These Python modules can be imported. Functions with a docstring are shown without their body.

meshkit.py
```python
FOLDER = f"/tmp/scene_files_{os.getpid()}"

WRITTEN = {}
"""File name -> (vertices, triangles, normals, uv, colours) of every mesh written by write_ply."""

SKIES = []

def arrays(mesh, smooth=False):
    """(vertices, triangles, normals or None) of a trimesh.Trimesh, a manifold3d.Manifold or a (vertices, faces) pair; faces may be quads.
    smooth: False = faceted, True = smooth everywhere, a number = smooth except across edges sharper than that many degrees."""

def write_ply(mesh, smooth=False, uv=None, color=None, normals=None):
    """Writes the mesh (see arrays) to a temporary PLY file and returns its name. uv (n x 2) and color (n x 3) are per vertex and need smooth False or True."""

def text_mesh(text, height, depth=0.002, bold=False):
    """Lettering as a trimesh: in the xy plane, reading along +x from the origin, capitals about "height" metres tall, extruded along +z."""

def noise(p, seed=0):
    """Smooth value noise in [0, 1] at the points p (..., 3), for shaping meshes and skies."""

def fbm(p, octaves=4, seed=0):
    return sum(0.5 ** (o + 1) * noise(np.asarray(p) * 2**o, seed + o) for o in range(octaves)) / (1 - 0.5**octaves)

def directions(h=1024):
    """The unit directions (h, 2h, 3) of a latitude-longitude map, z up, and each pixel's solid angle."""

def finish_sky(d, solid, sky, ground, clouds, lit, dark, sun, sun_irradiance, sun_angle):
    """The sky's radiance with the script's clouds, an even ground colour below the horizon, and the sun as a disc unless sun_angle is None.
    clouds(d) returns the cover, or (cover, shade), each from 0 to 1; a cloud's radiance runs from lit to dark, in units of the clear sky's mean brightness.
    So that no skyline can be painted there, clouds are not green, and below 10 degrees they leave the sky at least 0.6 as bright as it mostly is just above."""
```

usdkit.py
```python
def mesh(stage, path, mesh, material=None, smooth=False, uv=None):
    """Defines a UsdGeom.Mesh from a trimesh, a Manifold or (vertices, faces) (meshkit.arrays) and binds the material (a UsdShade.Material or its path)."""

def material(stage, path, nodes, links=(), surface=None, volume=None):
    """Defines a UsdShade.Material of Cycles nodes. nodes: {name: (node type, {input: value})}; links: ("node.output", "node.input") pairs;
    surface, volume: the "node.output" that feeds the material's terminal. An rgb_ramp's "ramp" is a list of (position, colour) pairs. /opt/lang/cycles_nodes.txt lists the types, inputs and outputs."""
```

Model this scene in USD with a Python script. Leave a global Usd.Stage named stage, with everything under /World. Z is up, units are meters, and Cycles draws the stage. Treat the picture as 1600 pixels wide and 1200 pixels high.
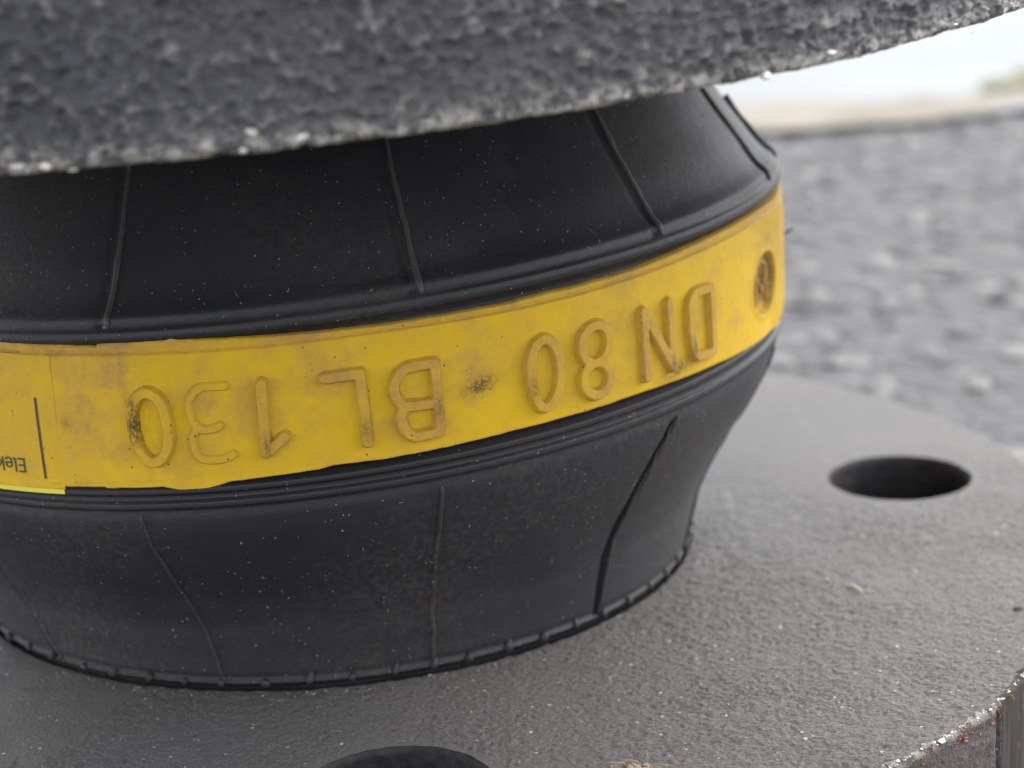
import math, random
import numpy as np, trimesh, usdkit, meshkit
from meshkit import noise, fbm
from shapely.geometry import Polygon
from pxr import Usd, UsdGeom, UsdLux, UsdShade, Sdf, Gf, Vt

random.seed(7); rng = np.random.default_rng(7)
stage = Usd.Stage.CreateInMemory()
UsdGeom.SetStageUpAxis(stage, UsdGeom.Tokens.z); UsdGeom.SetStageMetersPerUnit(stage, 1.0)
UsdGeom.Xform.Define(stage, '/World'); UsdGeom.Scope.Define(stage, '/World/Looks')
MM = 0.001
Z0 = 24.0                       # mm from the ground to the top face of the lower flange

# ------------------------------------------------------------------ camera
R_ = np.array([0.9919900311699856, -0.1113681192603774, -0.05960637610002313])
U_ = np.array([0.08642214098065462, 0.2542244159340405, 0.9632762635357085])
F_ = np.array([0.09212486964816238, 0.9607117613287568, -0.26181275759005085])
CAM = np.array([0, -239.79, 83.85 + Z0]) * MM
cam = UsdGeom.Camera.Define(stage, '/World/camera')
cam.AddTransformOp().Set(Gf.Matrix4d(*R_, 0, *U_, 0, *(-F_), 0, *CAM, 1))
cam.CreateFocalLengthAttr(50.0); cam.CreateHorizontalApertureAttr(50.0 * 1600 / 2932.87)
cam.CreateClippingRangeAttr(Gf.Vec2f(0.02, 1000))
cam.CreateFStopAttr(20.0); cam.CreateFocusDistanceAttr(0.184)
cam.CreateExposureAttr(1.75)

# ------------------------------------------------------------------ sky and a veiled sun behind the joint, to the right
SUN = np.array([0.70, 0.24, 0.85]); SUN /= np.linalg.norm(SUN)
SKY_STRENGTH, SUN_INTENSITY, SUN_ANGLE = 0.14, 0.12, 50.0
elev, azim = math.asin(SUN[2]), math.atan2(SUN[0], SUN[1])
sky = usdkit.material(stage, '/World/Looks/sky_overcast', {
    's': ('sky_texture', {'sky_type': 'single_scattering', 'sun_disc': False, 'sun_elevation': elev, 'sun_rotation': azim, 'aerosol_density': 1.8, 'ozone_density': 1.0}),
    'v': ('hsv', {'saturation': 0.12, 'value': 1.0}),
    'b': ('background_shader', {'strength': SKY_STRENGTH})},
    [('s.color', 'v.color'), ('v.color', 'b.color')], surface='b.background')
dome = UsdLux.DomeLight.Define(stage, '/World/sky')
UsdShade.MaterialBindingAPI.Apply(dome.GetPrim()).Bind(sky)
dome.GetPrim().SetCustomDataByKey('kind', 'structure')
sun = UsdLux.DistantLight.Define(stage, '/World/sun')
sun.CreateIntensityAttr(SUN_INTENSITY); sun.CreateAngleAttr(SUN_ANGLE); sun.CreateColorAttr(Gf.Vec3f(1, .96, .9))
sun.GetPrim().CreateAttribute('inputs:normalize', Sdf.ValueTypeNames.Bool).Set(True)
zax = SUN; xax = np.cross([0, 0, 1.], zax); xax /= np.linalg.norm(xax); yax = np.cross(zax, xax)
sun.AddTransformOp().Set(Gf.Matrix4d(*xax, 0, *yax, 0, *zax, 0, 0, 0, 3, 1))

# ------------------------------------------------------------------ materials
def mat(name, nodes, links): return usdkit.material(stage, '/World/Looks/' + name, nodes, links, surface='p.BSDF')
def simple(name, col, rough=.6, **k): return mat(name, {'p': ('principled_bsdf', {'base_color': col, 'roughness': rough, **k})}, [])

def rubber_mat(name, dust=1.0, brown=.3, base=(.0058, .0058, .0074)):
    return mat(name, {
        'g': ('geometry', {}),
        'n1': ('noise_texture', {'scale': 45., 'detail': 5.}), 'r1': ('rgb_ramp', {'ramp': [(.40, (0, 0, 0)), (.72, (brown,) * 3)]}),
        'n2': ('noise_texture', {'scale': 1500., 'detail': 3.}), 'r2': ('rgb_ramp', {'ramp': [(.42, (0, 0, 0)), (.75, (1, 1, 1))]}),
        'mz': ('math', {'math_type': 'multiply'}), 'mz2': ('math', {'math_type': 'multiply', 'value2': .55}),
        'c1': ('mix_color', {'a': base, 'b': (.075, .062, .047)}),
        'v1': ('voronoi_texture', {'scale': 1700.}), 't1': ('math', {'math_type': 'less_than'}),
        'sc': ('separate_color', {}), 'rm': ('math', {'math_type': 'power', 'value2': 4.0}), 'rk': ('math', {'math_type': 'multiply', 'value2': .20}),
        'mp': ('mapping', {'mapping_type': 'point', 'rotation': (.3, .5, .9), 'scale': (1., .16, 1.)}),
        'nw': ('noise_texture', {'scale': 300., 'detail': 2.}), 'wm': ('vector_math', {'math_type': 'multiply_add', 'vector2': (.002, .002, .002)}),
        'v2': ('voronoi_texture', {'scale': 560.}), 'sc2': ('separate_color', {}), 'rm2': ('math', {'math_type': 'power', 'value2': 9.0}), 'rk2': ('math', {'math_type': 'multiply', 'value2': .085}),
        't2': ('math', {'math_type': 'less_than'}),
        'mx': ('math', {'math_type': 'maximum'}), 'md': ('math', {'math_type': 'multiply', 'value2': dust}),
        'c2': ('mix_color', {'b': (.15, .145, .135)}),
        'nb': ('noise_texture', {'scale': 2600., 'detail': 3.}), 'b': ('bump', {'strength': .35, 'distance': .00012}),
        'nr': ('rgb_ramp', {'ramp': [(.3, (.44,) * 3), (.7, (.58,) * 3)]}),
        'p': ('principled_bsdf', {'specular_ior_level': .42})},
        [('g.position', 'n1.vector'), ('g.position', 'n2.vector'), ('n1.fac', 'r1.fac'), ('n2.fac', 'r2.fac'), ('r1.color', 'mz.value1'), ('r2.color', 'mz2.value1'), ('mz2.value', 'mz.value2'), ('mz.value', 'c1.fac'),
         ('g.position', 'v1.vector'), ('v1.color', 'sc.color'), ('sc.r', 'rm.value1'), ('rm.value', 'rk.value1'), ('v1.distance', 't1.value1'), ('rk.value', 't1.value2'),
         ('g.position', 'nw.vector'), ('nw.color', 'wm.vector1'), ('g.position', 'wm.vector3'), ('wm.vector', 'mp.vector'), ('mp.vector', 'v2.vector'), ('v2.color', 'sc2.color'), ('sc2.g', 'rm2.value1'), ('rm2.value', 'rk2.value1'), ('v2.distance', 't2.value1'), ('rk2.value', 't2.value2'),
         ('t1.value', 'mx.value1'), ('t2.value', 'mx.value2'), ('mx.value', 'md.value1'), ('md.value', 'c2.fac'), ('c1.result', 'c2.a'), ('c2.result', 'p.base_color'),
         ('g.position', 'nb.vector'), ('nb.fac', 'b.height'), ('b.normal', 'p.normal'), ('n1.fac', 'nr.fac'), ('nr.color', 'p.roughness')])

RUBBER = rubber_mat('black_rubber', .8, .55)
SEAM_RUBBER = rubber_mat('dusty_seam_rubber', .8, .8, (.026, .025, .025))
FOOT_SEAM_RUBBER = rubber_mat('foot_seam_rubber', .8, .8, (.011, .0108, .011))

def yellow_mat(name, col=(.475, .30, .006), dirt=(.29, .165, .045)):
    return mat(name, {
        'g': ('geometry', {}), 'a': ('attribute', {'attribute': 'dirt'}), 'k': ('attribute', {'attribute': 'smudge_dark'}),
        'n1': ('noise_texture', {'scale': 170., 'detail': 7., 'roughness': .68}), 'r1': ('rgb_ramp', {'ramp': [(.38, (0, 0, 0)), (.68, (.50,) * 3)]}),
        'n2': ('noise_texture', {'scale': 1800., 'detail': 4.}), 'r2': ('rgb_ramp', {'ramp': [(.35, (.65,) * 3), (.65, (1, 1, 1))]}),
        'ad': ('math', {'math_type': 'add', 'use_clamp': True}), 'mu': ('math', {'math_type': 'multiply', 'use_clamp': True}),
        'c1': ('mix_color', {'a': col, 'b': dirt}),
        'v': ('voronoi_texture', {'scale': 1300.}), 'sc': ('separate_color', {}), 'pw': ('math', {'math_type': 'power', 'value2': 5.}), 'pk': ('math', {'math_type': 'multiply', 'value2': .17}), 't': ('math', {'math_type': 'less_than'}), 'tk': ('math', {'math_type': 'multiply', 'value2': .8}),
        'n3': ('noise_texture', {'scale': 2400., 'detail': 5., 'roughness': .7}), 'r3': ('rgb_ramp', {'ramp': [(.34, (0, 0, 0)), (.56, (1, 1, 1))]}), 'sm': ('math', {'math_type': 'multiply'}),
        'mx': ('math', {'math_type': 'maximum'}), 'c2': ('mix_color', {'b': (.035, .028, .018)}),
        'nb': ('noise_texture', {'scale': 900., 'detail': 4.}), 'b': ('bump', {'strength': .22, 'distance': .00025}),
        'p': ('principled_bsdf', {'roughness': .58, 'specular_ior_level': .2})},
        [('g.position', 'n1.vector'), ('g.position', 'n2.vector'), ('g.position', 'v.vector'), ('g.position', 'n3.vector'), ('g.position', 'nb.vector'),
         ('n1.fac', 'r1.fac'), ('n2.fac', 'r2.fac'), ('r1.color', 'ad.value1'), ('a.fac', 'ad.value2'), ('ad.value', 'mu.value1'), ('r2.color', 'mu.value2'), ('mu.value', 'c1.fac'),
         ('v.color', 'sc.color'), ('sc.r', 'pw.value1'), ('pw.value', 'pk.value1'), ('v.distance', 't.value1'), ('pk.value', 't.value2'), ('t.value', 'tk.value1'),
         ('n3.fac', 'r3.fac'), ('r3.color', 'sm.value1'), ('k.fac', 'sm.value2'), ('sm.value', 'mx.value1'), ('tk.value', 'mx.value2'), ('mx.value', 'c2.fac'), ('c1.result', 'c2.a'), ('c2.result', 'p.base_color'),
         ('nb.fac', 'b.height'), ('b.normal', 'p.normal')])
YELLOW = yellow_mat('yellow_band')
YELLOW_LABEL = yellow_mat('yellow_printed_label', (.475, .30, .006), (.29, .165, .045))
YELLOW_FRESH = simple('fresh_yellow_edge', (.50, .44, .05), .45)
PRINT = simple('printed_black_ink', (.02, .02, .02), .5)

def steel_mat(name, base, rust, rough, scale, bump, white, rustlo=.55, sp=.5, dist=.0004, vary=1.0):
    lo, hi = 1 - .60 * vary, 1 + .9 * vary
    return mat(name, {
        'g': ('geometry', {}), 'a': ('attribute', {'attribute': 'edge'}),
        'n0': ('noise_texture', {'scale': 22., 'detail': 4.}), 'r0': ('rgb_ramp', {'ramp': [(.3, tuple(.72 * x for x in base)), (.7, tuple(1.25 * x for x in base))]}),
        'n1': ('noise_texture', {'scale': 14., 'detail': 4.}), 'r1': ('rgb_ramp', {'ramp': [(rustlo - .1, (0, 0, 0)), (rustlo + .14, (.55,) * 3)]}),
        'c1': ('mix_color', {'b': rust}),
        'n2': ('noise_texture', {'scale': scale * 1.3, 'detail': 5., 'roughness': .65}), 'r2': ('rgb_ramp', {'ramp': [(.32, (lo,) * 3), (.5, (1., 1., 1.)), (.70, (hi,) * 3)]}),
        'c2': ('mix_color', {'blend_type': 'multiply', 'fac': 1., 'use_clamp': False}),
        'v': ('voronoi_texture', {'scale': 1100.}), 'sc': ('separate_color', {}), 'pw': ('math', {'math_type': 'power', 'value2': 5.}), 'pk': ('math', {'math_type': 'multiply', 'value2': white}), 't': ('math', {'math_type': 'less_than'}),  # pale specks; on the flange face they stand in for grain glints
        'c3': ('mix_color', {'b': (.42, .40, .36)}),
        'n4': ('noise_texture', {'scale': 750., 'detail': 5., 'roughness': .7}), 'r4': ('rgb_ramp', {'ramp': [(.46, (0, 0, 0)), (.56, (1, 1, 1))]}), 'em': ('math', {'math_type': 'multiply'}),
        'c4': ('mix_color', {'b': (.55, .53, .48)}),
        'nb': ('noise_texture', {'scale': scale, 'detail': 6., 'roughness': .72}), 'b': ('bump', {'strength': bump, 'distance': dist}),
        'p': ('principled_bsdf', {'roughness': rough, 'specular_ior_level': sp})},
        [('g.position', f'{n}.vector') for n in ('n0', 'n1', 'n2', 'v', 'n4', 'nb')] +
        [('n0.fac', 'r0.fac'), ('n1.fac', 'r1.fac'), ('r1.color', 'c1.fac'), ('r0.color', 'c1.a'), ('n2.fac', 'r2.fac'), ('c1.result', 'c2.a'), ('r2.color', 'c2.b'),
         ('v.color', 'sc.color'), ('sc.r', 'pw.value1'), ('pw.value', 'pk.value1'), ('v.distance', 't.value1'), ('pk.value', 't.value2'), ('t.value', 'c3.fac'), ('c2.result', 'c3.a'),
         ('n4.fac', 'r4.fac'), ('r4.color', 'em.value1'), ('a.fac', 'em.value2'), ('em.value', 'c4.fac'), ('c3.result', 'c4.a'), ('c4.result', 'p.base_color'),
         ('nb.fac', 'b.height'), ('b.normal', 'p.normal')])
FLANGE_TOP = steel_mat('grey_cast_steel_face', (.070, .072, .072), (.088, .070, .063), .45, 2600., .9, .24, .47, .6, .0005, .9)
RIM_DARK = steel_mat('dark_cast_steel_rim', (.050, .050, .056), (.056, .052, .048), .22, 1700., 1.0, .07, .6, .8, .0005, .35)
RIM_LOW = steel_mat('dark_rusty_rim', (.028, .028, .033), (.10, .04, .02), .45, 1100., 1.0, .12, .58, .6, .0012)
GROUND_FLAT = mat('ground_bare_steel', {
    'g': ('geometry', {}), 'm': ('mapping', {'scale': (1., 1., .06)}), 'n': ('noise_texture', {'scale': 1600., 'detail': 4.}), 'r': ('rgb_ramp', {'ramp': [(.3, (.010, .009, .008)), (.7, (.038, .034, .030))]}),
    'n1': ('noise_texture', {'scale': 240., 'detail': 4.}), 'r1': ('rgb_ramp', {'ramp': [(.60, (0, 0, 0)), (.72, (.7,) * 3)]}), 'c': ('mix_color', {'b': (.24, .085, .03)}),
    'p': ('principled_bsdf', {'roughness': .6, 'specular_ior_level': .15})},
    [('g.position', 'm.vector'), ('m.vector', 'n.vector'), ('n.fac', 'r.fac'), ('g.position', 'n1.vector'), ('n1.fac', 'r1.fac'), ('r1.color', 'c.fac'), ('r.color', 'c.a'), ('c.result', 'p.base_color')])
BORE = steel_mat('shade_darkened_bore', (.011, .011, .012), (.02, .012, .01), .6, 700., .5, .01, .6, .25)  # near-black base stands in for the shade inside the holes
CHIP_WHITE = simple('pale_chipped_paint', (.62, .60, .54), .5)
CHIP_BRIGHT = simple('bare_metal_burr', (.55, .53, .50), .28, metallic=.6)
CHIP_RUST = simple('orange_rust_scale', (.20, .075, .032), .85)
STRAW = simple('pale_straw', (.50, .43, .29), .6)
TAN = simple('dull_tan_fibre', (.24, .19, .125), .8)
LINT = simple('pale_lint', (.20, .195, .18), .8)
CRUMB = simple('dark_crumb', (.05, .035, .02), .8)

# ------------------------------------------------------------------ helpers
count = {}
def free(parent, name):
    k = (str(parent), name); n = count.get(k, -1) + 1; count[k] = n
    return f'{parent}/{name}' if n == 0 else f'{parent}/{name}_{n:03d}'
def tag(p, label=None, category=None, group=None, kind=None):
    p = p.GetPrim() if hasattr(p, 'GetPrim') else p
    for k, v in (('label', label), ('category', category), ('group', group), ('kind', kind)):
        if v: p.SetCustomDataByKey(k, v)
    return p
def obj(name, mesh, material, parent='/World', smooth=True, attrs=None):
    """One mesh of the scene; mesh coordinates in millimetres from the centre of the lower flange's top face."""
    if isinstance(mesh, (tuple, list)): v, f = np.asarray(mesh[0], float), np.asarray(mesh[1], int)
    else: v, f = np.asarray(mesh.vertices), np.asarray(mesh.faces)
    v = (v + [0, 0, Z0]) * MM
    path = free(parent, name)
    m = usdkit.mesh(stage, path, (v, f), material, smooth=smooth)
    for k, x in (attrs or {}).items():
        UsdGeom.PrimvarsAPI(m).CreatePrimvar(k, Sdf.ValueTypeNames.FloatArray, 'vertex').Set(Vt.FloatArray.FromNumpy(np.asarray(x, np.float32)))
    return path
def grid_faces(n, m, wrap=False):
    """quads of an (n, m) vertex grid as triangles; wrap closes the first axis"""
    i = np.arange(n if wrap else n - 1)[:, None]; j = np.arange(m - 1)[None]
    a = i * m + j; b = ((i + 1) % n) * m + j
    return np.concatenate([np.stack([a, b, b + 1], -1).reshape(-1, 3), np.stack([a, b + 1, a + 1], -1).reshape(-1, 3)])
sm = lambda x: (lambda t: t * t * (3 - 2 * t))(np.clip(x, 0, 1))
D2R = np.pi / 180

# ================================================================== setting: asphalt, pale concrete, a sandy joint between them
ASPHALT = mat('asphalt', {
    'g': ('geometry', {}), 'n': ('noise_texture', {'scale': 120., 'detail': 5.}), 'r': ('rgb_ramp', {'ramp': [(.3, (.05, .05, .055)), (.7, (.10, .099, .103))]}),
    'nb': ('noise_texture', {'scale': 220., 'detail': 4.}), 'b': ('bump', {'strength': .8, 'distance': .003}), 'p': ('principled_bsdf', {'roughness': .75})},
    [('g.position', 'n.vector'), ('n.fac', 'r.fac'), ('r.color', 'p.base_color'), ('g.position', 'nb.vector'), ('nb.fac', 'b.height'), ('b.normal', 'p.normal')])
CONCRETE = mat('pale_concrete', {
    'g': ('geometry', {}), 'n': ('noise_texture', {'scale': 5., 'detail': 5.}), 'r': ('rgb_ramp', {'ramp': [(.3, (.13, .142, .146)), (.7, (.185, .196, .198))]}),
    'p': ('principled_bsdf', {'roughness': .5})},
    [('g.position', 'n.vector'), ('n.fac', 'r.fac'), ('r.color', 'p.base_color')])
SAND = mat('sandy_dirt', {
    'g': ('geometry', {}), 'n': ('noise_texture', {'scale': 28., 'detail': 5.}), 'r': ('rgb_ramp', {'ramp': [(.3, (.18, .16, .132)), (.7, (.26, .235, .20))]}),
    'p': ('principled_bsdf', {'roughness': .9})},
    [('g.position', 'n.vector'), ('n.fac', 'r.fac'), ('r.color', 'p.base_color')])
MOSS = simple('pale_dry_grass', (.40, .39, .30), .9)
STONE = mat('road_stone', {'o': ('object_info', {}), 'r': ('rgb_ramp', {'ramp': [(0, (.045, .045, .048)), (.45, (.088, .088, .089)), (.85, (.145, .144, .143)), (.96, (.165, .162, .152)), (1., (.21, .205, .185))]}), 'p': ('principled_bsdf', {'roughness': .7})},
    [('o.random', 'r.fac'), ('r.color', 'p.base_color')])

EDGE_Y = lambda x: 503 + 7 * np.sin(x * .021) + 5 * np.sin(x * .063 + 1)
xs = np.concatenate([[-40000, -6000, -1500], np.arange(-900, 900, 15), [1500, 6000, 40000]])
ge = EDGE_Y(xs)
def strip(y0, y1, z): return (np.concatenate([np.stack([xs, y0 + 0 * xs, z + 0 * xs], 1), np.stack([xs, y1 + 0 * xs, z + 0 * xs], 1)]),
                              np.concatenate([[[i, i + 1, len(xs) + i + 1], [i, len(xs) + i + 1, len(xs) + i]] for i in range(len(xs) - 1)]))
tag(stage.GetPrimAtPath(obj('asphalt_ground', strip(-40000, ge + 14, -Z0), ASPHALT, smooth=False)), 'rough grey asphalt the joint stands on', 'asphalt', kind='structure')
tag(stage.GetPrimAtPath(obj('concrete_ground', strip(ge, 40000, -Z0 + 4), CONCRETE, smooth=False)), 'pale overexposed concrete beyond the asphalt', 'concrete', kind='structure')
# sandy dirt along the joint of asphalt and concrete
gx, gy = np.meshgrid(np.arange(-500, 330, 6.), np.linspace(0, 1, 22), indexing='ij')
cen = EDGE_Y(gx) + 34 + 12 * np.sin(gx * .017)
wid = (28 + 12 * np.sin(gx * .031 + 2)) * sm((325 - gx) / 60)
px = np.stack([gx, cen + (gy - .5) * 2 * wid, 0 * gx], -1)
hz = 5 * np.sin(np.pi * gy) ** .7 * (.4 + fbm(px / 18, 4, 3)) * sm((330 - gx) / 40)
px[..., 2] = -Z0 + 3 + hz
tag(stage.GetPrimAtPath(obj('sandy_dirt', (px.reshape(-1, 3), grid_faces(*gx.shape)), SAND)), 'strip of tan sandy dirt between asphalt and pale concrete', 'dirt', kind='stuff')
for k, (cx, cy, rr) in enumerate([(338, 585, 26), (300, 552, 14)]):
    parts = []
    for q in range(260 if k == 0 else 110):
        a, rad = rng.uniform(0, 2 * np.pi), rr * np.sqrt(rng.uniform())
        b0 = np.array([cx + rad * np.cos(a), cy + rad * np.sin(a) * .7, -Z0 + 4]); L = rng.uniform(5, 12) * (1.15 - rad / rr * .6)
        d = np.array([rng.normal(0, .5), rng.normal(0, .5), 1]); d /= np.linalg.norm(d); s = np.cross(d, [rng.normal(), rng.normal(), 0]); s /= np.linalg.norm(s) + 1e-9
        parts.append(trimesh.Trimesh([b0 - s * .9, b0 + s * .9, b0 + d * L * .6 + s * .8, b0 + d * L, b0 + d * L * .6 - s * .8], [[0, 1, 2], [0, 2, 4], [4, 2, 3]], process=False))
    tag(stage.GetPrimAtPath(obj('dry_grass_clump', trimesh.util.concatenate(parts), MOSS, smooth=False)),
        ('larger clump of pale olive dry grass at the right edge of the photo' if k == 0 else 'smaller clump of pale olive dry grass at the end of the sandy strip'), 'grass')
# asphalt aggregate
pi = UsdGeom.PointInstancer.Define(stage, '/World/asphalt_stones')
protos = []
for k in range(6):
    s = trimesh.creation.icosphere(2, 1.0); v = s.vertices
    v = v * (1 + .55 * (fbm(v * 1.1 + k * 9, 2, k)[:, None] - .5)); v = np.sign(v) * np.abs(v) ** .82
    v[:, 2] *= .62
    m = usdkit.mesh(stage, f'/World/asphalt_stones/road_stone_{k:03d}' if k else '/World/asphalt_stones/road_stone', (v * MM, s.faces), STONE, smooth=35)
    protos.append(m.GetPath())
N = 60000
ang = rng.uniform(0, 2 * np.pi, N); rad = np.sqrt(rng.uniform(.02 ** 2, 1, N)) * 950
sx, sy = rad * np.cos(ang), rad * np.sin(ang)
keep = (sy < EDGE_Y(sx) + 4) & (rad > 40); sx, sy = sx[keep], sy[keep]; n = len(sx)
size = 1.4 + 3.0 * rng.uniform(0, 1, n) ** 2
under_fl = np.hypot(sx, sy) < 106; size[under_fl] = np.minimum(size[under_fl], 2.5)
pi.CreatePrototypesRel().SetTargets(protos)
pi.CreatePositionsAttr(Vt.Vec3fArray.FromNumpy((np.stack([sx, sy, .05 * size - .5], 1) * MM).astype(np.float32)))
pi.CreateScalesAttr(Vt.Vec3fArray.FromNumpy(np.stack([size, size * rng.uniform(.65, 1.1, n), size * rng.uniform(.5, .95, n)], 1).astype(np.float32)))
q = np.zeros((n, 4), np.float32); h = rng.uniform(0, np.pi, n); q[:, 0] = np.cos(h); q[:, 3] = np.sin(h)
pi.CreateOrientationsAttr(Vt.QuathArray.FromNumpy(q[:, [1, 2, 3, 0]].astype(np.float16)))
pi.CreateProtoIndicesAttr(Vt.IntArray.FromNumpy(rng.integers(0, 6, n).astype(np.int32)))
tag(pi, 'grey and pale stones bedded in the asphalt', 'stones', kind='stuff')

# ================================================================== the expansion joint
J = '/World/expansion_joint'
UsdGeom.Xform.Define(stage, J)
tag(stage.GetPrimAtPath(J), 'black rubber pipe expansion joint with embossed yellow band between two steel flanges, standing on asphalt', 'pipe joint')

# ---- shape of the rubber: centre line, tilt and radius; heights in mm above the lower flange
ZP = [-26, -4, 0.2, 1.5, 3, 4, 6, 8, 10, 12, 14, 16, 18, 20, 22, 23.6, 24.4, 24.9, 25.3, 25.7, 26.1, 26.5, 26.9, 27.3, 27.8, 41.6, 42.2, 42.6, 43.0, 43.5, 43.9, 44.2, 44.8, 46, 50, 54, 60, 66, 70, 90]
RP = [44.6, 44.8, 45.7, 46.2, 46.5, 46.7, 47.2, 47.7, 48.6, 49.7, 51.1, 52.5, 53.8, 55, 56.0, 56.5, 56.55, 57.0, 57.05, 56.65, 56.7, 57.2, 57.25, 56.6, 56.0, 56.0, 56.4, 56.95, 57.1, 57.0, 56.65, 56.5, 56.3, 55.0, 52.1, 49.4, 45.8, 43.0, 42, 42]
from scipy.interpolate import PchipInterpolator
RFUN = PchipInterpolator(ZP, RP)
def axis_pt(th, z, r):
    k = np.clip(z / 28, 0, 1); x, y = r * np.cos(th), r * np.sin(th)
    return np.stack([-1.55 + k * 2.42 + x, -4.27 + k * 3.11 + y, z + k * (.0627 * x + .0041 * y)], -1)
def band_pt(th, z, off=0.0): return axis_pt(th, z, band_r(z) + off)
band_r = lambda z: 57.35 - .0022 * (z - 34.5) ** 2
# seams: (angle deg, height) polylines traced on the moulding, strength of the step on their left
UPPER = [[(-144.5, 60), (-144, 50), (-144.5, 44)], [(-115.93, 60), (-114.9, 50.9), (-114.4, 43.9)], [(-82.5, 60), (-82.04, 50.2), (-81.6, 43.4)], [(-52.2, 60), (-51.98, 49.4), (-52.2, 43.4)], [(-22.5, 60), (-21.8, 49.7), (-23.2, 44.2)], [(8, 60), (8, 50), (7, 44)]]
LOWER = [[(-142.02, 14), (-139.41, 7.9), (-135.73, 2.5), (-134.0, .6)], [(-112.63, 24.2), (-111.57, 17.5), (-110.21, 10.7), (-108.47, 5.9), (-107, .6)], [(-80.71, 23.8), (-80.21, 16.6), (-79.17, 7.9), (-78.4, .6)], [(-50.0, 23.8), (-51.6, 18.4), (-51.3, 10.6), (-51.0, 5.1), (-50.6, .8)], [(-21, 23.8), (-21, 15), (-22, 1)], [(9, 23.8), (9, 1)]]
LSTEP = [.75, -.15, .10, .95, .6, .4]
def seam_at(L, z):
    a = np.array(sorted((h, t) for t, h in L)); return PchipInterpolator(a[:, 0], a[:, 1])(np.clip(z, a[0, 0], a[-1, 0]))
def body_r(th, z):
    r = RFUN(z); deg = np.degrees(th)
    for L in UPPER:                                                     # ridge shadow-groove on the cone
        d = (deg - seam_at(L, z)) * D2R * r; w = sm((z - 43.8) / .6)
        r = r - w * .22 * np.exp(-((d + .9) / .55) ** 2)
    for L, s in zip(LOWER, LSTEP):                                       # overlapping plies: a step that fades leftwards
        zt, zb = max(h for _, h in L), min(h for _, h in L)
        d = (deg - seam_at(L, z)) * D2R * r; w = sm((zt + .2 - z) / 1.5) * sm((z - .5) / 1.0)
        if s > .3: r = r - w * s * (sm((d + 1.5) / .6) * sm((.1 - d) / .5))
        else: r = r - w * abs(s) * np.exp(-((d + np.sign(s) * .8) / .6) ** 2)
    r = r + .34 * np.exp(-((z - .95) / .30) ** 2) - .10 * np.exp(-((z - 1.6) / .35) ** 2) - .45 * sm((.55 - z) / .5)   # bead at the foot
    return r
th_dense = np.arange(-172, -5, .16); th_all = np.concatenate([th_dense, np.arange(-4, 188, 3.)]) * D2R
zz = np.concatenate([[-22, -12, -4, -1.], np.arange(-.4, 2.6, .12), np.arange(2.7, 23.2, .32), np.arange(23.3, 28.1, .10), [30, 33, 35, 37, 40, 41.2], np.arange(41.6, 45.2, .10), np.arange(45.5, 62, .4), [63, 65, 68, 72, 80, 87]])
TH, ZZ = np.meshgrid(th_all, zz, indexing='ij')
RR = body_r(TH, ZZ)
P = axis_pt(TH, ZZ, RR)
RR = RR + .16 * (fbm(P / 9, 4, 5) - .5) + .05 * (fbm(P / 1.3, 3, 6) - .5)
P = axis_pt(TH, ZZ, RR)
BODY = obj('rubber_body', (P.reshape(-1, 3), grid_faces(len(th_all), len(zz), wrap=True)), RUBBER, J)
tag(stage.GetPrimAtPath(BODY), 'black rubber bellows')

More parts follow.
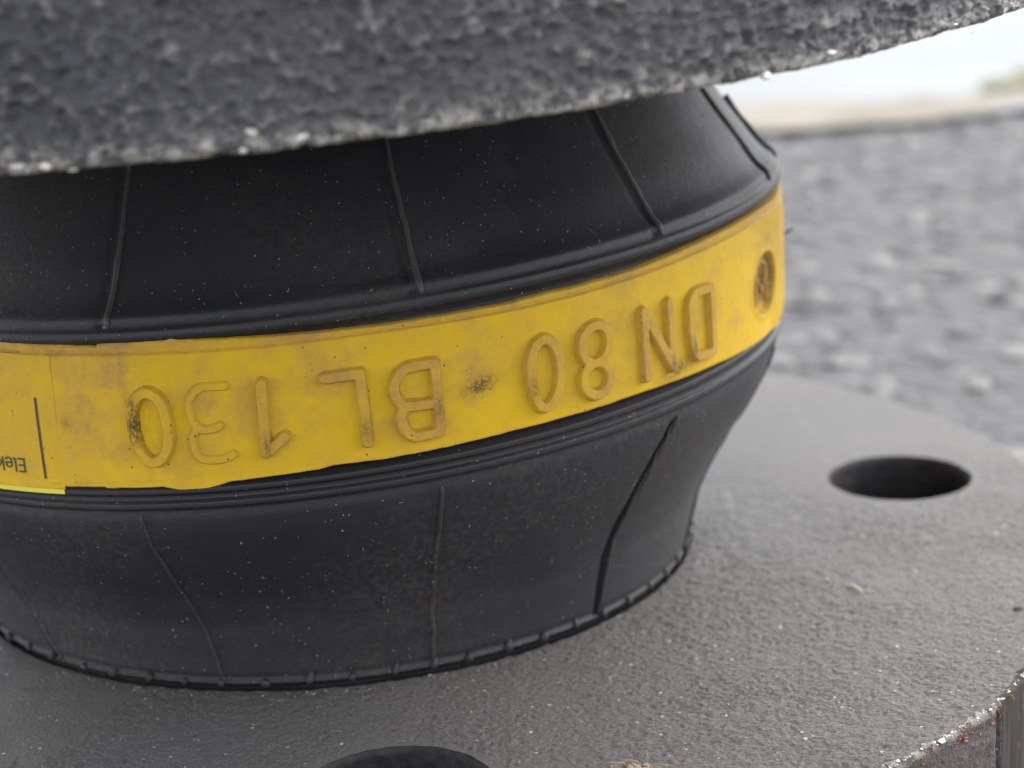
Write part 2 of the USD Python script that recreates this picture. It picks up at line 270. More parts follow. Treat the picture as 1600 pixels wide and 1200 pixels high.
def sweep(pts, nrm, rad, n=8, flat=.8):
    """a tapered ridge along pts: half-buried tube; nrm are outward normals"""
    pts, nrm, rad = np.asarray(pts), np.asarray(nrm), np.asarray(rad)
    t = np.gradient(pts, axis=0); t /= np.linalg.norm(t, axis=1, keepdims=True)
    s = np.cross(t, nrm); s /= np.linalg.norm(s, axis=1, keepdims=True); nn = np.cross(s, t)
    a = np.arange(n) / n * 2 * np.pi
    v = pts[:, None] + rad[:, None, None] * (np.cos(a)[None, :, None] * s[:, None] + flat * np.sin(a)[None, :, None] * nn[:, None])
    k = len(pts); f = []
    for i in range(k - 1):
        for j in range(n):
            p, q = i * n + j, i * n + (j + 1) % n
            f += [[p, q, q + n], [p, q + n, p + n]]
    v = v.reshape(-1, 3); c0, c1 = len(v), len(v) + 1; v = np.vstack([v, pts[0], pts[-1]])
    for j in range(n): f += [[c0, (j + 1) % n, j], [c1, (k - 1) * n + j, (k - 1) * n + (j + 1) % n]]
    return v, np.array(f)
def ridge(L, z0, z1, r0, r1, wob, seed):
    z = np.linspace(z0, z1, 90); t = seam_at(L, z) * D2R
    t = t + wob * (fbm(np.stack([z / 2.5, z * 0 + seed, z * 0], 1), 3, seed) - .5) / 55
    rad = np.interp(z, [z0, z1], [r0, r1]) * (.75 + .5 * fbm(np.stack([z / 1.7, z * 0, z * 0 + seed], 1), 3, seed + 1)) * np.minimum(1, np.minimum(z - z0 + .15, z1 - z + .15) / .5)
    p = axis_pt(t, z, body_r(t, z) + .02); nr = np.stack([np.cos(t), np.sin(t), 0 * t], 1)
    return sweep(p, nr, np.maximum(rad, .05))
for k, L in enumerate(UPPER): obj('mould_seam', ridge(L, 43.9, 59.8, .36, .26, .25, k), SEAM_RUBBER, BODY)
for k, L in enumerate(LOWER): obj('mould_seam', ridge(L, min(h for _, h in L) + .3, max(h for _, h in L), .27, .24, .35, 20 + k), FOOT_SEAM_RUBBER, BODY)
for k in range(63):                                                     # short moulded nubs above the foot bead
    t0 = (-129.9 + 5.7 * k + rng.normal(0, .25)) * D2R; w = rng.uniform(.38, .62)
    z = np.linspace(.55, 1.75 + rng.uniform(-.45, .3), 9); t = t0 + (z - 1) * rng.uniform(.003, .010)
    p = axis_pt(t, z, body_r(t, z) + .05); p2 = np.stack([np.cos(t), np.sin(t), 0 * t], 1)
    obj('nub', sweep(p, p2, w * np.sqrt(np.clip(1 - ((z - z.mean()) / (np.ptp(z) / 2 + .05)) ** 2, .04, 1))), RUBBER, BODY)
# loose torn flash of rubber at the right of the cone
t = np.full(40, -9.0) * D2R; z = np.linspace(44.3, 52.5, 40)
obj('mould_seam', sweep(axis_pt(t, z, body_r(t, z) + .18), np.stack([np.cos(t), np.sin(t), 0 * t], 1), .42 + .10 * np.sin(z * 1.1), flat=1.1), RUBBER, BODY)

# ---- yellow band: its uneven edges (angle, height)
TOP = np.array([(-190, 42.3), (-135, 42.6), (-128.28, 42.87), (-122.87, 42.58), (-115.85, 42.26), (-115.55, 42.51), (-112.02, 42.51), (-108.16, 42.49), (-107.32, 42.81), (-106.59, 42.45), (-98.56, 41.99), (-92.17, 41.71), (-88.35, 41.54), (-85.78, 41.46), (-80.55, 41.4), (-77.88, 41.36), (-72.32, 41.24), (-68.65, 41.4), (-64.8, 41.29), (-60.67, 41.31), (-56.18, 41.37), (-51.17, 41.58), (-45.34, 41.84), (-38.06, 41.95), (-32.23, 41.97), (-26.81, 41.84), (-21.79, 41.56), (-5, 41.5), (20, 41.9), (90, 41.6), (170, 42.3)])
BOT = np.array([(-190, 27), (-140, 27.2), (-121.25, 27.28), (-116.51, 27.3), (-116.28, 27.16), (-109.84, 27.26), (-107.4, 26.66), (-105.32, 26.68), (-102.6, 27.38), (-93.37, 27.65), (-92.07, 27.87), (-86.84, 27.72), (-80.17, 27.75), (-73.18, 27.92), (-65.59, 27.87), (-56.94, 27.88), (-46.1, 27.52), (-38.84, 27.18), (-27.68, 26.62), (-16.61, 25.9), (0, 26), (90, 27), (170, 27)])
CREASE = np.array([(-190, 41.5), (-128, 41.68), (-115.8, 41.55), (-105.2, 41.25), (-98.6, 41.09), (-85.8, 40.94), (-72.4, 40.59), (-64.9, 40.57), (-56.2, 40.69), (-45.4, 41.0), (-32.3, 41.24), (-24, 40.93), (0, 40.9), (170, 41.5)])
LOGO_C, LOGO_R = (-30.1 , 33.1), (4.4, 3.65)
td = np.concatenate([np.arange(-172, -2, .14), np.arange(-1, 188, 3.)]); nv = 104
vv = np.concatenate([[0, .0], np.linspace(0, 1, nv), [1, 1]])
T2, V2 = np.meshgrid(td, vv, indexing='ij')
jag = lambda seed: .10 * (fbm(np.stack([td * .9, td * 0, td * 0 + seed], 1), 4, seed) - .5)[:, None]
top, bot, cre = (np.interp(td, a[:, 0], a[:, 1])[:, None] for a in (TOP, BOT, CREASE)); top = top + jag(3); bot = bot + jag(8)
Zb = bot + (top - bot) * V2
off = .06 * (fbm(np.stack([T2 * .35, Zb * .35, 0 * T2], -1), 3, 11) - .5) + .03 * (fbm(np.stack([T2 * 1.5, Zb * 1.5, 0 * T2], -1), 3, 12) - .5)
dc = Zb - cre
off += -.20 * sm((dc + .12) / .25) - .30 * np.exp(-(dc / .12) ** 2)                    # creased upper lip
e = np.minimum(V2, 1 - V2) * (top - bot); off -= .18 * np.clip(1 - e / .25, 0, 1) ** 2    # edges turn down
for c, a, dep in ((-119.5, 1.8, .08), (-116.2, .6, .06), (-112.6, .5, -.04)):                      # wrinkles where the label overlaps
    off -= dep * np.exp(-((T2 - c + .12 * (Zb - 34) + 1.4 * (fbm(np.stack([Zb * .4, 0 * Zb, 0 * Zb], -1), 2, 61) - .5)) / a) ** 2)
lx, lz = (T2 - LOGO_C[0]) / LOGO_R[0], (Zb - LOGO_C[1]) / LOGO_R[1]
q = np.sqrt(lx ** 2 + lz ** 2); off += -.95 * sm((1.04 - q) / .16) + .14 * np.exp(-((q - 1.09) / .07) ** 2)
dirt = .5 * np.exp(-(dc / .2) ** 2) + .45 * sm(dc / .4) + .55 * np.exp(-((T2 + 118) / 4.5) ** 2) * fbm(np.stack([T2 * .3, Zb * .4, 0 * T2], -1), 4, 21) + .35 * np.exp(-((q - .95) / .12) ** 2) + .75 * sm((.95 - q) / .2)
dirt += .35 * sm((fbm(np.stack([T2 * .22, Zb * .30, 0 * T2], -1), 4, 23) - .5) / .2)
dirt -= .35 * np.exp(-((Zb - 29) / 1.3) ** 2)
smudge_dark = 1.0 * np.exp(-(((T2 + 76.4) / 1.7) ** 2 + ((Zb - 33.6 - .18 * (T2 + 76)) / .9) ** 2)) + .75 * np.exp(-(((T2 + 51.0) / 2.8) ** 2 + ((Zb - 29.0 - .25 * (T2 + 51)) / .9) ** 2)) + .5 * np.exp(-(((T2 + 120.3) / .7) ** 2 + ((Zb - 34.2) / .6) ** 2))
smudge_dark += .85 * sm((.8 - q) / .3) + .8 * np.exp(-((q - .92) / .10) ** 2) * sm((lx - .15) / .5)  # darker floor of the emblem recess, and a darker right wall
off[:, 0] -= 1.0; off[:, 1] -= .35; off[:, -1] -= 1.0; off[:, -2] -= .45
P = band_pt(T2 * D2R, Zb, off)
BAND = obj('yellow_band', (P.reshape(-1, 3), grid_faces(len(td), len(vv), wrap=True)), YELLOW, J, attrs={'dirt': np.clip(dirt, 0, 1).ravel(), 'smudge_dark': np.clip(smudge_dark, 0, 1).ravel()})
tag(stage.GetPrimAtPath(BAND), 'dirty yellow band with upside-down embossed lettering')

# ---- raised letters as strokes (angle, height)
def relief(name, strokes, half=.58, rise=.72, closed=(), base=0.0, material=YELLOW, wear=.75, step=.10, soft=.28, worn=None):
    r = 57.3; segs = []
    for i, L in enumerate(strokes):
        p = np.array([(a * D2R * r, z) for a, z in L])
        if len(p) > 3 or i in closed:                                   # round the traced corners
            from scipy.interpolate import CubicSpline
            if i in closed: p = np.vstack([p, p[:1]])
            u = np.concatenate([[0], np.cumsum(np.linalg.norm(np.diff(p, axis=0), axis=1))])
            p = (CubicSpline(u, p, bc_type='periodic') if i in closed else PchipInterpolator(u, p))(np.linspace(0, u[-1], 60))
        segs += list(zip(p[:-1], p[1:]))
    A = np.array([s[0] for s in segs]); B = np.array([s[1] for s in segs])
    lo, hi = np.minimum(A, B).min(0) - half - .6, np.maximum(A, B).max(0) + half + .6
    gx = np.arange(lo[0], hi[0], step); gz = np.arange(lo[1], hi[1], step)
    X, Y = np.meshgrid(gx, gz, indexing='ij'); Q = np.stack([X, Y], -1)[..., None, :]
    d = B - A; tt = np.clip(((Q - A) * d).sum(-1) / np.maximum((d * d).sum(-1), 1e-9), 0, 1)
    dist = np.linalg.norm(Q - (A + tt[..., None] * d), axis=-1).min(-1)
    jit = .10 * (fbm(np.stack([X * 1.6, Y * 1.6, 0 * X + 5], -1), 3, 31) - .5)
    hh = rise * sm((half + soft * .5 + jit - dist) / soft)
    P = band_pt(X / r, Y, base + hh - .035 + .05 * (fbm(np.stack([X, Y, 0 * X], -1), 3, 32) - .5) * hh / rise)
    f = grid_faces(len(gx), len(gz)); ok = (dist < half + soft * .5 + .16).ravel()
    f = f[ok[f].all(1)]; used = np.unique(f); m = -np.ones(ok.size, int); m[used] = np.arange(len(used))
    side = np.clip((dist - half * .3) / half, 0, 1)
    dr = (.72 * wear * sm(hh / rise * 1.4 - .3) * (.8 + .4 * fbm(np.stack([X * .45, Y * .45, 0 * X], -1), 3, 33)) + .55 * np.exp(-((dist - half - soft * .5) / .10) ** 2)).ravel()  # dirt on the raised faces, plus a narrow darker outline round each stroke
    sg = np.zeros(ok.size)
    for (a, z, w, s) in (worn or []): sg = np.maximum(sg, (s * np.exp(-(((X / r / D2R - a) / w) ** 2 + ((Y - z) / (2.2 * w)) ** 2))).ravel())
    path = obj(name, (P.reshape(-1, 3)[used], m[f]), material, BAND, attrs={'dirt': np.clip(dr, 0, 1)[used], 'smudge_dark': sg[used]})
    return path
relief('embossed_digit', [[(-110.32, 37.40), (-109.1, 36.76), (-108.44, 34.9), (-108.33, 33.05), (-108.63, 31.55), (-109.45, 30.41), (-110.28, 30.11), (-111.35, 30.91), (-111.97, 32.53), (-112.15, 34.56), (-111.8, 36.29), (-111.15, 37.16)]], closed=(0,), wear=.3, worn=[(-111.9, 34.0, 1.0, 1.0), (-112.0, 36, .7, .8)])
relief('embossed_digit', [[(-102.09, 37.49), (-104.41, 37.53), (-105.39, 37.02), (-105.93, 35.9), (-105.83, 34.4), (-105.25, 33.44), (-104.53, 33.14), (-102.99, 33.43)], [(-105.25, 33.44), (-105.87, 32.4), (-105.77, 30.88), (-105.01, 30.07), (-103.68, 29.88), (-101.88, 30.32)]], wear=.35, half=.42, rise=.38)
relief('embossed_digit', [[(-98.36, 37.35), (-98.52, 30.24)], [(-98.52, 30.24), (-96.54, 31.67)]], wear=.6, worn=[(-98.3, 30.9, .6, .7)])
relief('embossed_letter', [[(-92.09, 37.14), (-88.64, 37.12)], [(-88.64, 37.12), (-88.34, 29.93)]], wear=.85, worn=[(-88.4, 31.3, .6, .6)])
relief('embossed_letter', [[(-81.15, 36.9), (-83.7, 36.96), (-84.9, 36.26), (-85.42, 34.86), (-85.1, 33.81), (-84.34, 33.01), (-82.5, 32.85), (-81.1, 32.8)], [(-81.15, 36.9), (-81.03, 29.69)], [(-81.03, 29.69), (-83.44, 29.65), (-84.54, 30.54), (-84.92, 31.94), (-84.34, 33.01)]], wear=.95, worn=[(-81, 32, .7, .6)])
relief('embossed_digit', [[(-69.2, 36.88), (-68.34, 36.17), (-67.78, 34.71), (-67.64, 33.19), (-68.03, 31.19), (-68.78, 30.02), (-69.7, 29.71), (-70.54, 30.74), (-70.98, 32.48), (-71.09, 34.28), (-70.73, 35.82), (-70.03, 36.7)]], closed=(0,), wear=.7, worn=[(-70.8, 32.0, .6, .6)])
relief('embossed_digit', [[(-62.76, 36.87), (-61.72, 35.95), (-61.65, 34.43), (-62.28, 33.38), (-63.58, 32.95), (-64.6, 33.65), (-64.94, 34.93), (-64.58, 36.33), (-63.66, 36.86)], [(-63.58, 32.95), (-62.16, 32.44), (-61.51, 31.22), (-61.97, 29.97), (-63.24, 29.45), (-64.49, 30.16), (-64.92, 31.63), (-64.5, 32.57)]], closed=(0, 1), wear=.75)
relief('embossed_letter', [[(-56.48, 29.57), (-56.75, 36.84)], [(-56.75, 36.84), (-52.51, 29.58)], [(-52.51, 29.58), (-52.85, 36.87)]], wear=.95, worn=[(-52.6, 29.6, .5, .8)])
relief('embossed_letter', [[(-45.55, 36.6), (-48.2, 36.76), (-49.42, 35.61), (-49.35, 33.41), (-49.1, 31.15), (-48.2, 29.64), (-45.3, 29.35)], [(-45.45, 36.6), (-45.2, 29.4)]], wear=.8, worn=[(-48.9, 30.8, .5, .8)])
# the round emblem in its recess
bm = lambda p: [(LOGO_C[0] + a, LOGO_C[1] + z) for a, z in p]
relief('embossed_emblem', [bm([(-2.3, -2.1), (-2.2, 1.5), (-.2, 2.7), (1.9, 1.5), (2.1, -2.1)]), bm([(-2.2, 1.5), (0, -.9)]), bm([(0, -.9), (1.9, 1.5)])], half=.36, rise=.62, base=-.95, wear=1.0, soft=.3, worn=[(LOGO_C[0], LOGO_C[1], 2.4, .8)])

# ---- printed label wrapped over the band at the left
tl = np.arange(-165, -121.2, .2); nv = 60; vl = np.linspace(0, 1, nv)
T3, V3 = np.meshgrid(tl, vl, indexing='ij')
tl_b, tl_t = 26.62 + .004 * (tl + 121)[:, None] * 0, np.interp(tl, TOP[:, 0], TOP[:, 1])[:, None] - 1.15
Zl = tl_b + (tl_t - tl_b) * V3
ol = .14 + .05 * (fbm(np.stack([T3 * .4, Zl * .4, 0 * T3 + 4], -1), 3, 41) - .5) 
ol = ol - .25 * sm((27.3 - Zl) / .8) - .15 * sm((T3 + 124) / 2.6)
dl = .35 * fbm(np.stack([T3 * .35, Zl * .4, 0 * T3 + 2], -1), 4, 43) * sm((Zl - 27.5) / 2)
LABEL = obj('printed_label', (band_pt(T3 * D2R, Zl, ol).reshape(-1, 3), grid_faces(len(tl), nv)), YELLOW_LABEL, J, attrs={'dirt': dl.ravel(), 'smudge_dark': (0 * dl).ravel()})
ts = np.arange(-165, -121.2, .4); T4, V4 = np.meshgrid(ts, np.linspace(0, 1, 6), indexing='ij')
obj('label_edge', (band_pt(T4 * D2R, 26.50 + .55 * V4, .03 + .09 * V4).reshape(-1, 3), grid_faces(len(ts), 6)), YELLOW_FRESH, LABEL)
zl_ = np.linspace(28.2, 37.05, 40); wl = np.stack([0 * zl_ - .15, 0 * zl_ + .15], 1)
lt = -123.72 * D2R + wl / 57.4; LZ = np.repeat(zl_[:, None], 2, 1)
obj('printed_line', (band_pt(lt, LZ, .205 + 0 * LZ).reshape(-1, 3), grid_faces(40, 2)), PRINT, LABEL)
def printed(text, a0, zbase, hgt):
    m = meshkit.text_mesh(text, hgt, .02); m = m.subdivide_to_size(.5)
    v = m.vertices
    obj('printed_lettering', (band_pt(a0 * D2R - v[:, 0] / 57.4, zbase - v[:, 1], .20 + v[:, 2]), m.faces), PRINT, LABEL, smooth=False)
printed('Elek', -126.15, 30.35, 1.6)
printed('e', -128.75, 37.2, 1.7)

# ---- flanges
def circle_pts(c, r, n, seed, amp=.12):
    a = -np.arange(n) / n * 2 * np.pi
    rr = r + amp * (fbm(np.stack([np.cos(a) * r / 1.2, np.sin(a) * r / 1.2, 0 * a + seed], 1), 3, seed) - .5)
    return np.stack([c[0] + rr * np.cos(a), c[1] + rr * np.sin(a)], 1)
def cap(outer, holes, z, flip):
    P = Polygon(outer, holes)
    v, f = trimesh.creation.triangulate_polygon(P, engine='earcut')
    v = np.column_stack([v, np.full(len(v), z)])
    n = np.cross(v[f[:, 1]] - v[f[:, 0]], v[f[:, 2]] - v[f[:, 0]])[:, 2]
    f = f.copy(); w = (n < 0) != flip; f[w] = f[w][:, ::-1]
    return v, f
HOLES = [.0152, .0152 + np.pi / 2, .0152 + np.pi, -1.5439]
RB, HR = 76.2, 9.5
# lower flange: flat machined face with bores, chipped edge, a ground flat on the rim
tdl = np.concatenate([np.arange(-100, -20, .10), np.arange(-20, 260, .6)])
FLAT_LO, FLAT_HI = -47.7, -33.0
def rim_r(deg):
    d = (deg + 180) % 360 - 180
    return np.where((d > FLAT_LO) & (d < FLAT_HI), 94.45 / np.cos((d + 40.35) * D2R), 95.35)
a = tdl * D2R; Rr = rim_r(tdl)
chip = .35 * np.maximum(fbm(np.stack([tdl * 1.1, 0 * tdl, 0 * tdl], 1), 4, 51) - .48, 0) * 4 + .25 * fbm(np.stack([tdl * 3, 0 * tdl, 0 * tdl + 3], 1), 2, 52)
rows = [(-.0, 1.0, 0), (-.12, .45, 0), (-.40, .12, 0)] + [(-z, .0, 1) for z in np.concatenate([np.arange(.7, 18, .35), [18.5, 19.2]])] + [(-20, .8, 0)]
V = []
flatm = ((tdl > FLAT_LO) & (tdl < FLAT_HI)).astype(float)
for dz, inset, rough in rows:
    r = Rr - inset * (.5 + chip)
    if rough:
        p = np.stack([95 * np.cos(a), 95 * np.sin(a), dz + 0 * a], 1)
        r = r + (1 - flatm) * (.55 * (fbm(p / 1.6, 4, 53) - .5) + .5 * (fbm(p / 5, 3, 54) - .5)) * min(1, -dz / 1.5)
        r = r - .7 * np.exp(-((tdl - FLAT_LO + .35) / .28) ** 2) * min(1, -dz / 1.5)
    z = dz - (.25 * chip if dz > -.5 and dz < 0 else 0)
    V.append(np.stack([r * np.cos(a), r * np.sin(a), z + 0 * a], 1))
V = np.stack(V, 1)                                    # (angle, row)
hole_rings = [circle_pts((RB * math.cos(h), RB * math.sin(h)), HR + .35, 220, 60 + i, .35) for i, h in enumerate(HOLES)]
def face_relief(outer, holes):
    from scipy.spatial import Delaunay
    from shapely import contains_xy
    poly = Polygon(outer, holes); g = np.random.default_rng(77)
    u, w = np.meshgrid(np.arange(-96, 96, .2), np.arange(-96, 96, .2)); q = np.stack([u.ravel(), w.ravel()], 1) + g.uniform(-.06, .06, (u.size, 2))
    an = np.degrees(np.arctan2(q[:, 1], q[:, 0])); dense = (an > -118) & (an < 70) & ((an < 30) | (g.uniform(size=len(q)) < .35)) & (np.hypot(q[:, 0] + 1.5, q[:, 1] + 4.2) > 46.4)
    q = q[dense | (g.uniform(size=len(q)) < .02)]
    q = q[contains_xy(poly.buffer(-.10), q[:, 0], q[:, 1])]
    pts = np.vstack([q, outer] + holes); f = Delaunay(pts).simplices
    c = pts[f].mean(1); f = f[contains_xy(poly, c[:, 0], c[:, 1])]
    n = np.cross(pts[f[:, 1]] - pts[f[:, 0]], pts[f[:, 2]] - pts[f[:, 0]]); f[n < 0] = f[n < 0][:, ::-1]
    rr = np.hypot(pts[:, 0], pts[:, 1]); fade = sm((95.2 - rr) / 1.2)
    for h in HOLES: fade = fade * sm((np.hypot(pts[:, 0] - RB * math.cos(h), pts[:, 1] - RB * math.sin(h)) - HR - .5) / 1.2)
    k = np.stack([pts[:, 0] / .46 + pts[:, 1] * .25, pts[:, 1] / .40, 0 * rr], 1); patch = .45 + 1.1 * fbm(np.stack([pts[:, 0] / 9, pts[:, 1] / 9, 0 * rr], 1), 3, 79)
    hgt = fade * patch * 1.8 * (1 - .75 * sm((pts[:, 1] + 25) / 50)) * (.17 * (fbm(k, 3, 71) - .5) + .10 * (fbm(k / 2.6, 2, 72) - .5) + .10 * (fbm(k / 14, 3, 73) - .5) - .35 * np.maximum(fbm(k / 1.5, 2, 74) - .68, 0))
    return np.column_stack([pts, hgt]), f
LF_top = face_relief(V[:, 0, :2], hole_rings + [circle_pts((-1.5, -4.2), 46.35, 400, 66, .10)])
LF = obj('lower_flange', LF_top, FLANGE_TOP, J, smooth=True)
tag(stage.GetPrimAtPath(LF), 'grey steel lower flange plate with bolt holes')
rf = grid_faces(len(tdl), len(rows), wrap=True)[:, ::-1]
col = rf % len(rows); ang_of = tdl[(rf // len(rows))].mean(1)
isflat = (ang_of > FLAT_LO + .1) & (ang_of < FLAT_HI - .1) & (np.abs(tdl[rf // len(rows)] - ang_of[:, None]).max(1) < 5)
zrow = np.array([r[0] for r in rows])[col].mean(1); toprow = zrow > -.30
VV = V.reshape(-1, 3)
edge_attr = (np.clip(1 - (-VV[:, 2]) / .8, 0, 1) * .65)
def sub(f): u = np.unique(f); m = -np.ones(len(VV), int); m[u] = np.arange(len(u)); return VV[u], m[f], u
for nm, sel, ma in (('rim', ~isflat, RIM_LOW), ('ground_flat', isflat, GROUND_FLAT)):
    v, f, u = sub(rf[sel]); p = obj(nm, (v, f), ma, LF, smooth=40 if nm == 'x' else True, attrs={'edge': edge_attr[u]})
    if nm == 'ground_flat': tag(stage.GetPrimAtPath(p), 'bare steel flat ground on the rim')
for i, ring in enumerate(hole_rings):                                # bore walls with a broken edge
    c = np.array([RB * math.cos(HOLES[i]), RB * math.sin(HOLES[i])]); rows_h = []
    for z, k in ((0, 0), (-.22, .6), (-.6, 1)): rows_h.append((z, ring + (c - ring) / HR * .40 * k))
    base_ring = circle_pts(c, HR, 220, 70 + i, .05)
    for z in np.arange(-1.0, -20.1, -.5): rows_h.append((z, c + (base_ring - c) * (1 + .004 * np.sin(z * 9 + i))))
    vh = np.stack([np.column_stack([q, np.full(220, z)]) for z, q in rows_h], 1)
    obj('bolt_hole', (vh.reshape(-1, 3), grid_faces(220, len(rows_h), wrap=True)), BORE, LF)
ring0 = circle_pts((-1.5, -4.2), 46.35, 400, 66, .10)
vh = np.stack([np.column_stack([ring0, np.full(400, z)]) for z in (0., -.15, -.5, -2, -5, -10, -20)], 1)
obj('pipe_bore', (vh.reshape(-1, 3), grid_faces(400, 7, wrap=True)), BORE, LF)
LB = cap(V[:, -1, :2] * .999, [circle_pts((RB * math.cos(h), RB * math.sin(h)), HR, 60, 1, 0) for h in HOLES] + [circle_pts((-1.5, -4.2), 46.35, 60, 1, 0)], -20.0, True)
obj('underside', LB, RIM_LOW, LF, smooth=False)
# pale burrs of chipped paint and rust scale along the near edge of the lower flange
def burrs(n, lo, hi, radius, zc, smin, smax, seed, up=.35, tilt=None, zs=.25):
    g = np.random.default_rng(seed); parts = []
    for _ in range(n):
        d = g.uniform(lo, hi); s = smin + (smax - smin) * g.uniform() ** 3
        b = trimesh.creation.icosphere(2, 1.0); v = b.vertices * (1 + .8 * (noise(b.vertices * 1.1 + g.uniform(0, 90, 3)) - .5)[:, None])
        v = v * [s, s * g.uniform(.5, 1.), s * g.uniform(.3, .7)]
        c, sn = math.cos(d * D2R), math.sin(d * D2R); rr = radius(d) + g.normal(0, .12)
        w = np.stack([-sn * v[:, 0] + c * v[:, 1], c * v[:, 0] + sn * v[:, 1], v[:, 2]], 1) + [rr * c, rr * sn, zc + g.normal(0, zs) * up]
        if tilt is not None: w = tilt(w)
        parts.append(trimesh.Trimesh(w, b.faces, process=False))
    return trimesh.util.concatenate(parts)
tag(stage.GetPrimAtPath(obj('edge_burrs', burrs(230, -75, -30, lambda d: float(rim_r(d)) - .35, -.16, .06, .36, 3), CHIP_WHITE, LF)), 'pale chipped paint along the edge', kind='stuff')
tag(stage.GetPrimAtPath(obj('rust_scale', burrs(320, -75, -30, lambda d: float(rim_r(d)) - .14, -1.0, .06, .30, 4, 1.0, zs=.45), CHIP_RUST, LF)), 'orange rust flakes just under the edge', kind='stuff')

# upper flange: only its rough rim is in the picture
H = 68.50
def tilt_up(p): p = np.asarray(p, float); return np.stack([p[..., 0] - 1.04, p[..., 1] + .43, p[..., 2] + H + .0407 * p[..., 0] + .0439 * p[..., 1]], -1)
tdu = np.concatenate([np.arange(-178, -8, .115), np.arange(-8, 182, 1.)]); a = tdu * D2R
glint_highs = []
zr = np.concatenate([np.arange(.75, 15, .17), np.arange(15.2, 18.6, .4)])
prof = [(0, 3.2, 0.), (.02, 1.6, .3), (.10, .85, .6), (.25, .45, .8), (.5, .15, 1.)] + [(z, 0, 1.) for z in zr] + [(18.9, .3, .5), (19, 1.2, 0), (19, 3.5, 0)]
V = []
for z, inset, rough in prof:
    p = np.stack([95 * np.cos(a), 95 * np.sin(a), z + 0 * a], 1)
    ps = np.stack([a * 95 / .72 + z * .35, z / .55 + 0 * a, 0 * a], 1); n1, n2, n3 = fbm(ps, 3, 81), fbm(p / 4.5, 3, 82), fbm(p / 14, 2, 83)
    glint_high = sm((fbm(ps * .75 + 40, 2, 84) - .53) / .16) * sm((n1 - .42) / .2) * rough; glint_highs.append(glint_high); pit = -np.maximum(fbm(ps * .75 + 40, 2, 84) - .48, 0) * (.4 + 1.2 * fbm(p / 7, 2, 86))
    V.append(np.stack([(95.0 - inset + rough * (.95 * (n1 - .5) + .60 * (n2 - .5) + .5 * (n3 - .5) - 1.5 * pit)) * np.cos(a), (95.0 - inset + rough * (.95 * (n1 - .5) + .60 * (n2 - .5) + .5 * (n3 - .5) - 1.5 * pit)) * np.sin(a),
                       z + (.7 * (fbm(p / 3.0, 3, 85) - .5) + .45 * (n1 - .5)) * (z < 1) * rough], 1))
V = np.stack(V, 1); VV = V.reshape(-1, 3)
edge_attr = np.exp(-(np.maximum(VV[:, 2], 0) / 1.5) ** 2) * .75 + .20 * np.stack(glint_highs, 1).ravel()  # pale chipped edge; lump tops painted paler as glints
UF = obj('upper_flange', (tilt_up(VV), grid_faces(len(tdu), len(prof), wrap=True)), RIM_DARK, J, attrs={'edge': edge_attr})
tag(stage.GetPrimAtPath(UF), 'dark rough-cast steel upper flange')
uh = [circle_pts((RB * math.cos(h), RB * math.sin(h)), HR, 90, 90 + i, .1) for i, h in enumerate(HOLES)]
for z, row, flip, nm in ((0, 0, True, 'underside'), (19, -1, False, 'top_face')):
    v, f = cap(V[:, row, :2], uh + [circle_pts((0, 0), 44.5, 120, 95)], z, flip); obj(nm, (tilt_up(v), f), FLANGE_TOP, UF, smooth=False)
for i, ring in enumerate(uh):
    vh = np.stack([np.column_stack([ring, np.full(90, z)]) for z in (19., 12., 6., 0.)], 1)
    obj('bolt_hole', (tilt_up(vh).reshape(-1, 3), grid_faces(90, 4, wrap=True)), BORE, UF)
tag(stage.GetPrimAtPath(obj('edge_burrs', burrs(90, -150, -30, lambda d: 94.75, .95, .10, .62, 5, .8, tilt_up, zs=.6), CHIP_BRIGHT, UF)), 'bright burrs along the lower edge', kind='stuff')

# ================================================================== loose bits
def hair(pts, rad):
    p = np.asarray(pts, float); u = np.linspace(0, 1, len(p)); q = PchipInterpolator(u, p)(np.linspace(0, 1, 14))
    n = np.tile([.1, -.3, 1.], (14, 1)); return sweep(q, n, rad * np.clip(np.minimum(np.linspace(.3, 4, 14), np.linspace(4, .3, 14)), .3, 1), 5, 1.)
tag(stage.GetPrimAtPath(obj('straw_splinter', hair([(58.1, -35.94, .22), (58.6, -37.6, .34), (58.97, -39.27, .22)], .15), STRAW)), 'short pale straw splinter lying on the lower flange below the round hole', 'straw')
parts = []
for k in range(18):
    b = trimesh.creation.icosphere(1, 1.); s = rng.uniform(.12, .38)
    v = b.vertices * (1 + .9 * (noise(b.vertices * 1.4 + k * 7) - .5)[:, None]) * s * [1.3, 1, .6] + [25.0 + rng.normal(0, .9), -77.2 + rng.normal(0, .4), .15 + .25 * rng.uniform()]
    parts.append(trimesh.Trimesh(v, b.faces, process=False))
for k in range(16):
    p0 = np.array([25 + rng.normal(0, 1.2), -76.9 + rng.normal(0, .5), .3]); d = rng.normal(0, 1, 3) * [.9, .7, .2]
    v, f = hair([p0, p0 + d * .8 + [0, 0, .35], p0 + d * 1.7 + [rng.normal(0, .4), rng.normal(0, .4), .05]], .05); parts.append(trimesh.Trimesh(v, f, process=False))
tag(stage.GetPrimAtPath(obj('dry_grass_crumb', trimesh.util.concatenate(parts), TAN)), 'tan crumb of dry fibres on the lower flange at the bottom of the photo', 'crumb')
tag(stage.GetPrimAtPath(obj('dark_crumb', trimesh.Trimesh(trimesh.creation.icosphere(2, 1).vertices * [.55, .42, .25] + [74.4, -48.0, .1], trimesh.creation.icosphere(2, 1).faces), CRUMB)), 'small dark crumb on the lower flange at the right edge of the photo', 'crumb')
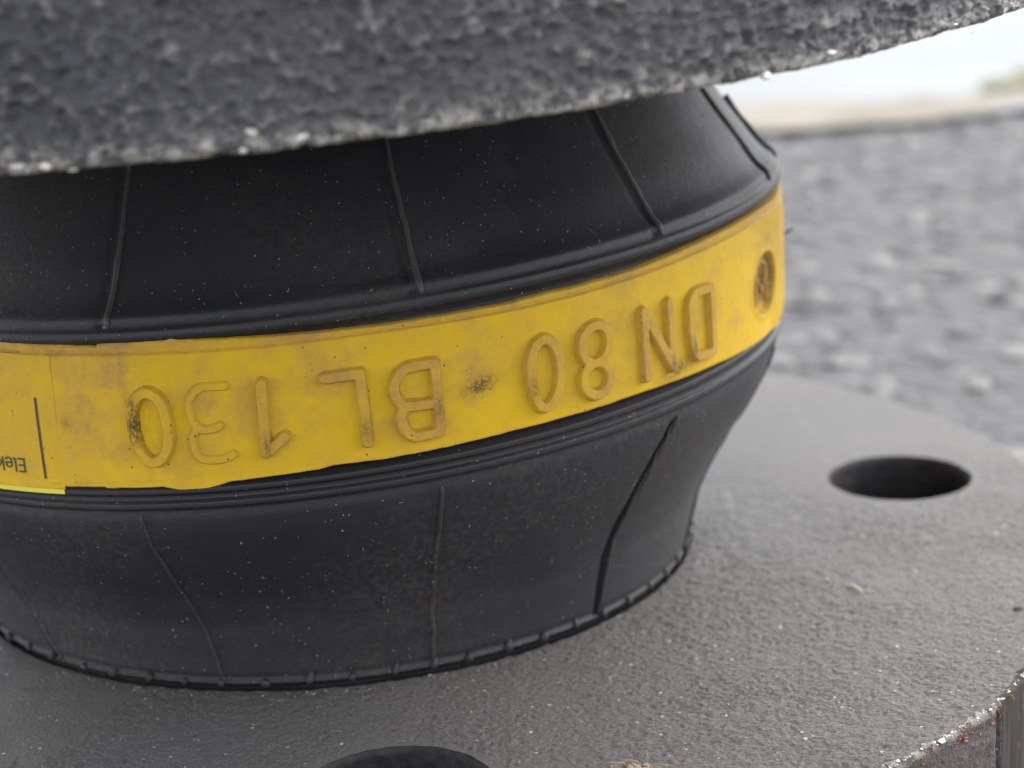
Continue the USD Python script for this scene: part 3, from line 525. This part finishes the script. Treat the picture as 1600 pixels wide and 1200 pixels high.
# fibres and crumbs clinging to the band's right outline
t = -4 * D2R; b0 = band_pt(np.array(-14 * D2R), np.array(35.4)); b0 = b0.reshape(3)
tag(stage.GetPrimAtPath(obj('plant_fibre', hair([b0, b0 + [.5, .2, .15], b0 + [1.3, .3, .5]], .16), CRUMB)), 'tiny brown fibre sticking out of the yellow band at its right outline', 'fibre')
# lint on the rubber and the flange
parts = []; g = np.random.default_rng(11)
for k in range(150):
    upper = g.uniform() < .45
    z0 = g.uniform(44.5, 56) if upper else g.uniform(1.5, 24); t0 = g.uniform(-135, -12) * D2R; L = g.uniform(.15, .75) * g.uniform(.4, 1); dr = g.uniform(0, 6.3)
    s = np.linspace(0, 1, 4); ddt = L * s * np.cos(dr) / 55 + g.normal(0, .002, 4) * s; ddz = L * s * np.sin(dr) + g.normal(0, .12, 4) * s
    p = axis_pt(t0 + ddt, z0 + ddz, body_r(t0 + ddt, z0 + ddz) + .05 + .08 * g.uniform())
    v, f = hair(p, g.uniform(.011, .024)); parts.append(trimesh.Trimesh(v, f, process=False))
for k in range(200):
    t0 = g.uniform(-100, -10) * D2R; r0 = g.uniform(50, 94); c = np.array([r0 * math.cos(t0), r0 * math.sin(t0), .06]); dr = g.uniform(0, 6.3); L = g.uniform(.2, .9)
    p = c + np.linspace(0, 1, 4)[:, None] * L * np.array([math.cos(dr), math.sin(dr), 0]) + g.normal(0, .06, (4, 3)) * [1, 1, .2]
    if min(math.hypot(c[0] - RB * math.cos(h_), c[1] - RB * math.sin(h_)) for h_ in HOLES) < 11.5: continue
    v, f = hair(p, g.uniform(.014, .03)); parts.append(trimesh.Trimesh(v, f, process=False))
for k in range(420):
    foot = g.uniform() < .55
    t0 = g.uniform(-135, -8) * D2R; r0 = 46.9 + abs(g.normal(0, .7)) if foot else g.uniform(48, 94)
    c = np.array([(-1.55 + r0 * math.cos(t0)), (-4.27 + r0 * math.sin(t0)), .05]); s_ = g.uniform(.05, .16) * (1 if foot else .9)
    if min(math.hypot(c[0] - RB * math.cos(h_), c[1] - RB * math.sin(h_)) for h_ in HOLES) < 11.5 or math.hypot(c[0], c[1]) > 93: continue
    b = trimesh.creation.icosphere(0, 1.); parts.append(trimesh.Trimesh(b.vertices * g.uniform(.5, 1.2, 3) * [s_, s_, s_ * .6] + c, b.faces, process=False))
tag(stage.GetPrimAtPath(obj('lint', trimesh.util.concatenate(parts), LINT)), 'pale specks of lint and dust fibres on rubber and steel', 'lint', kind='stuff')
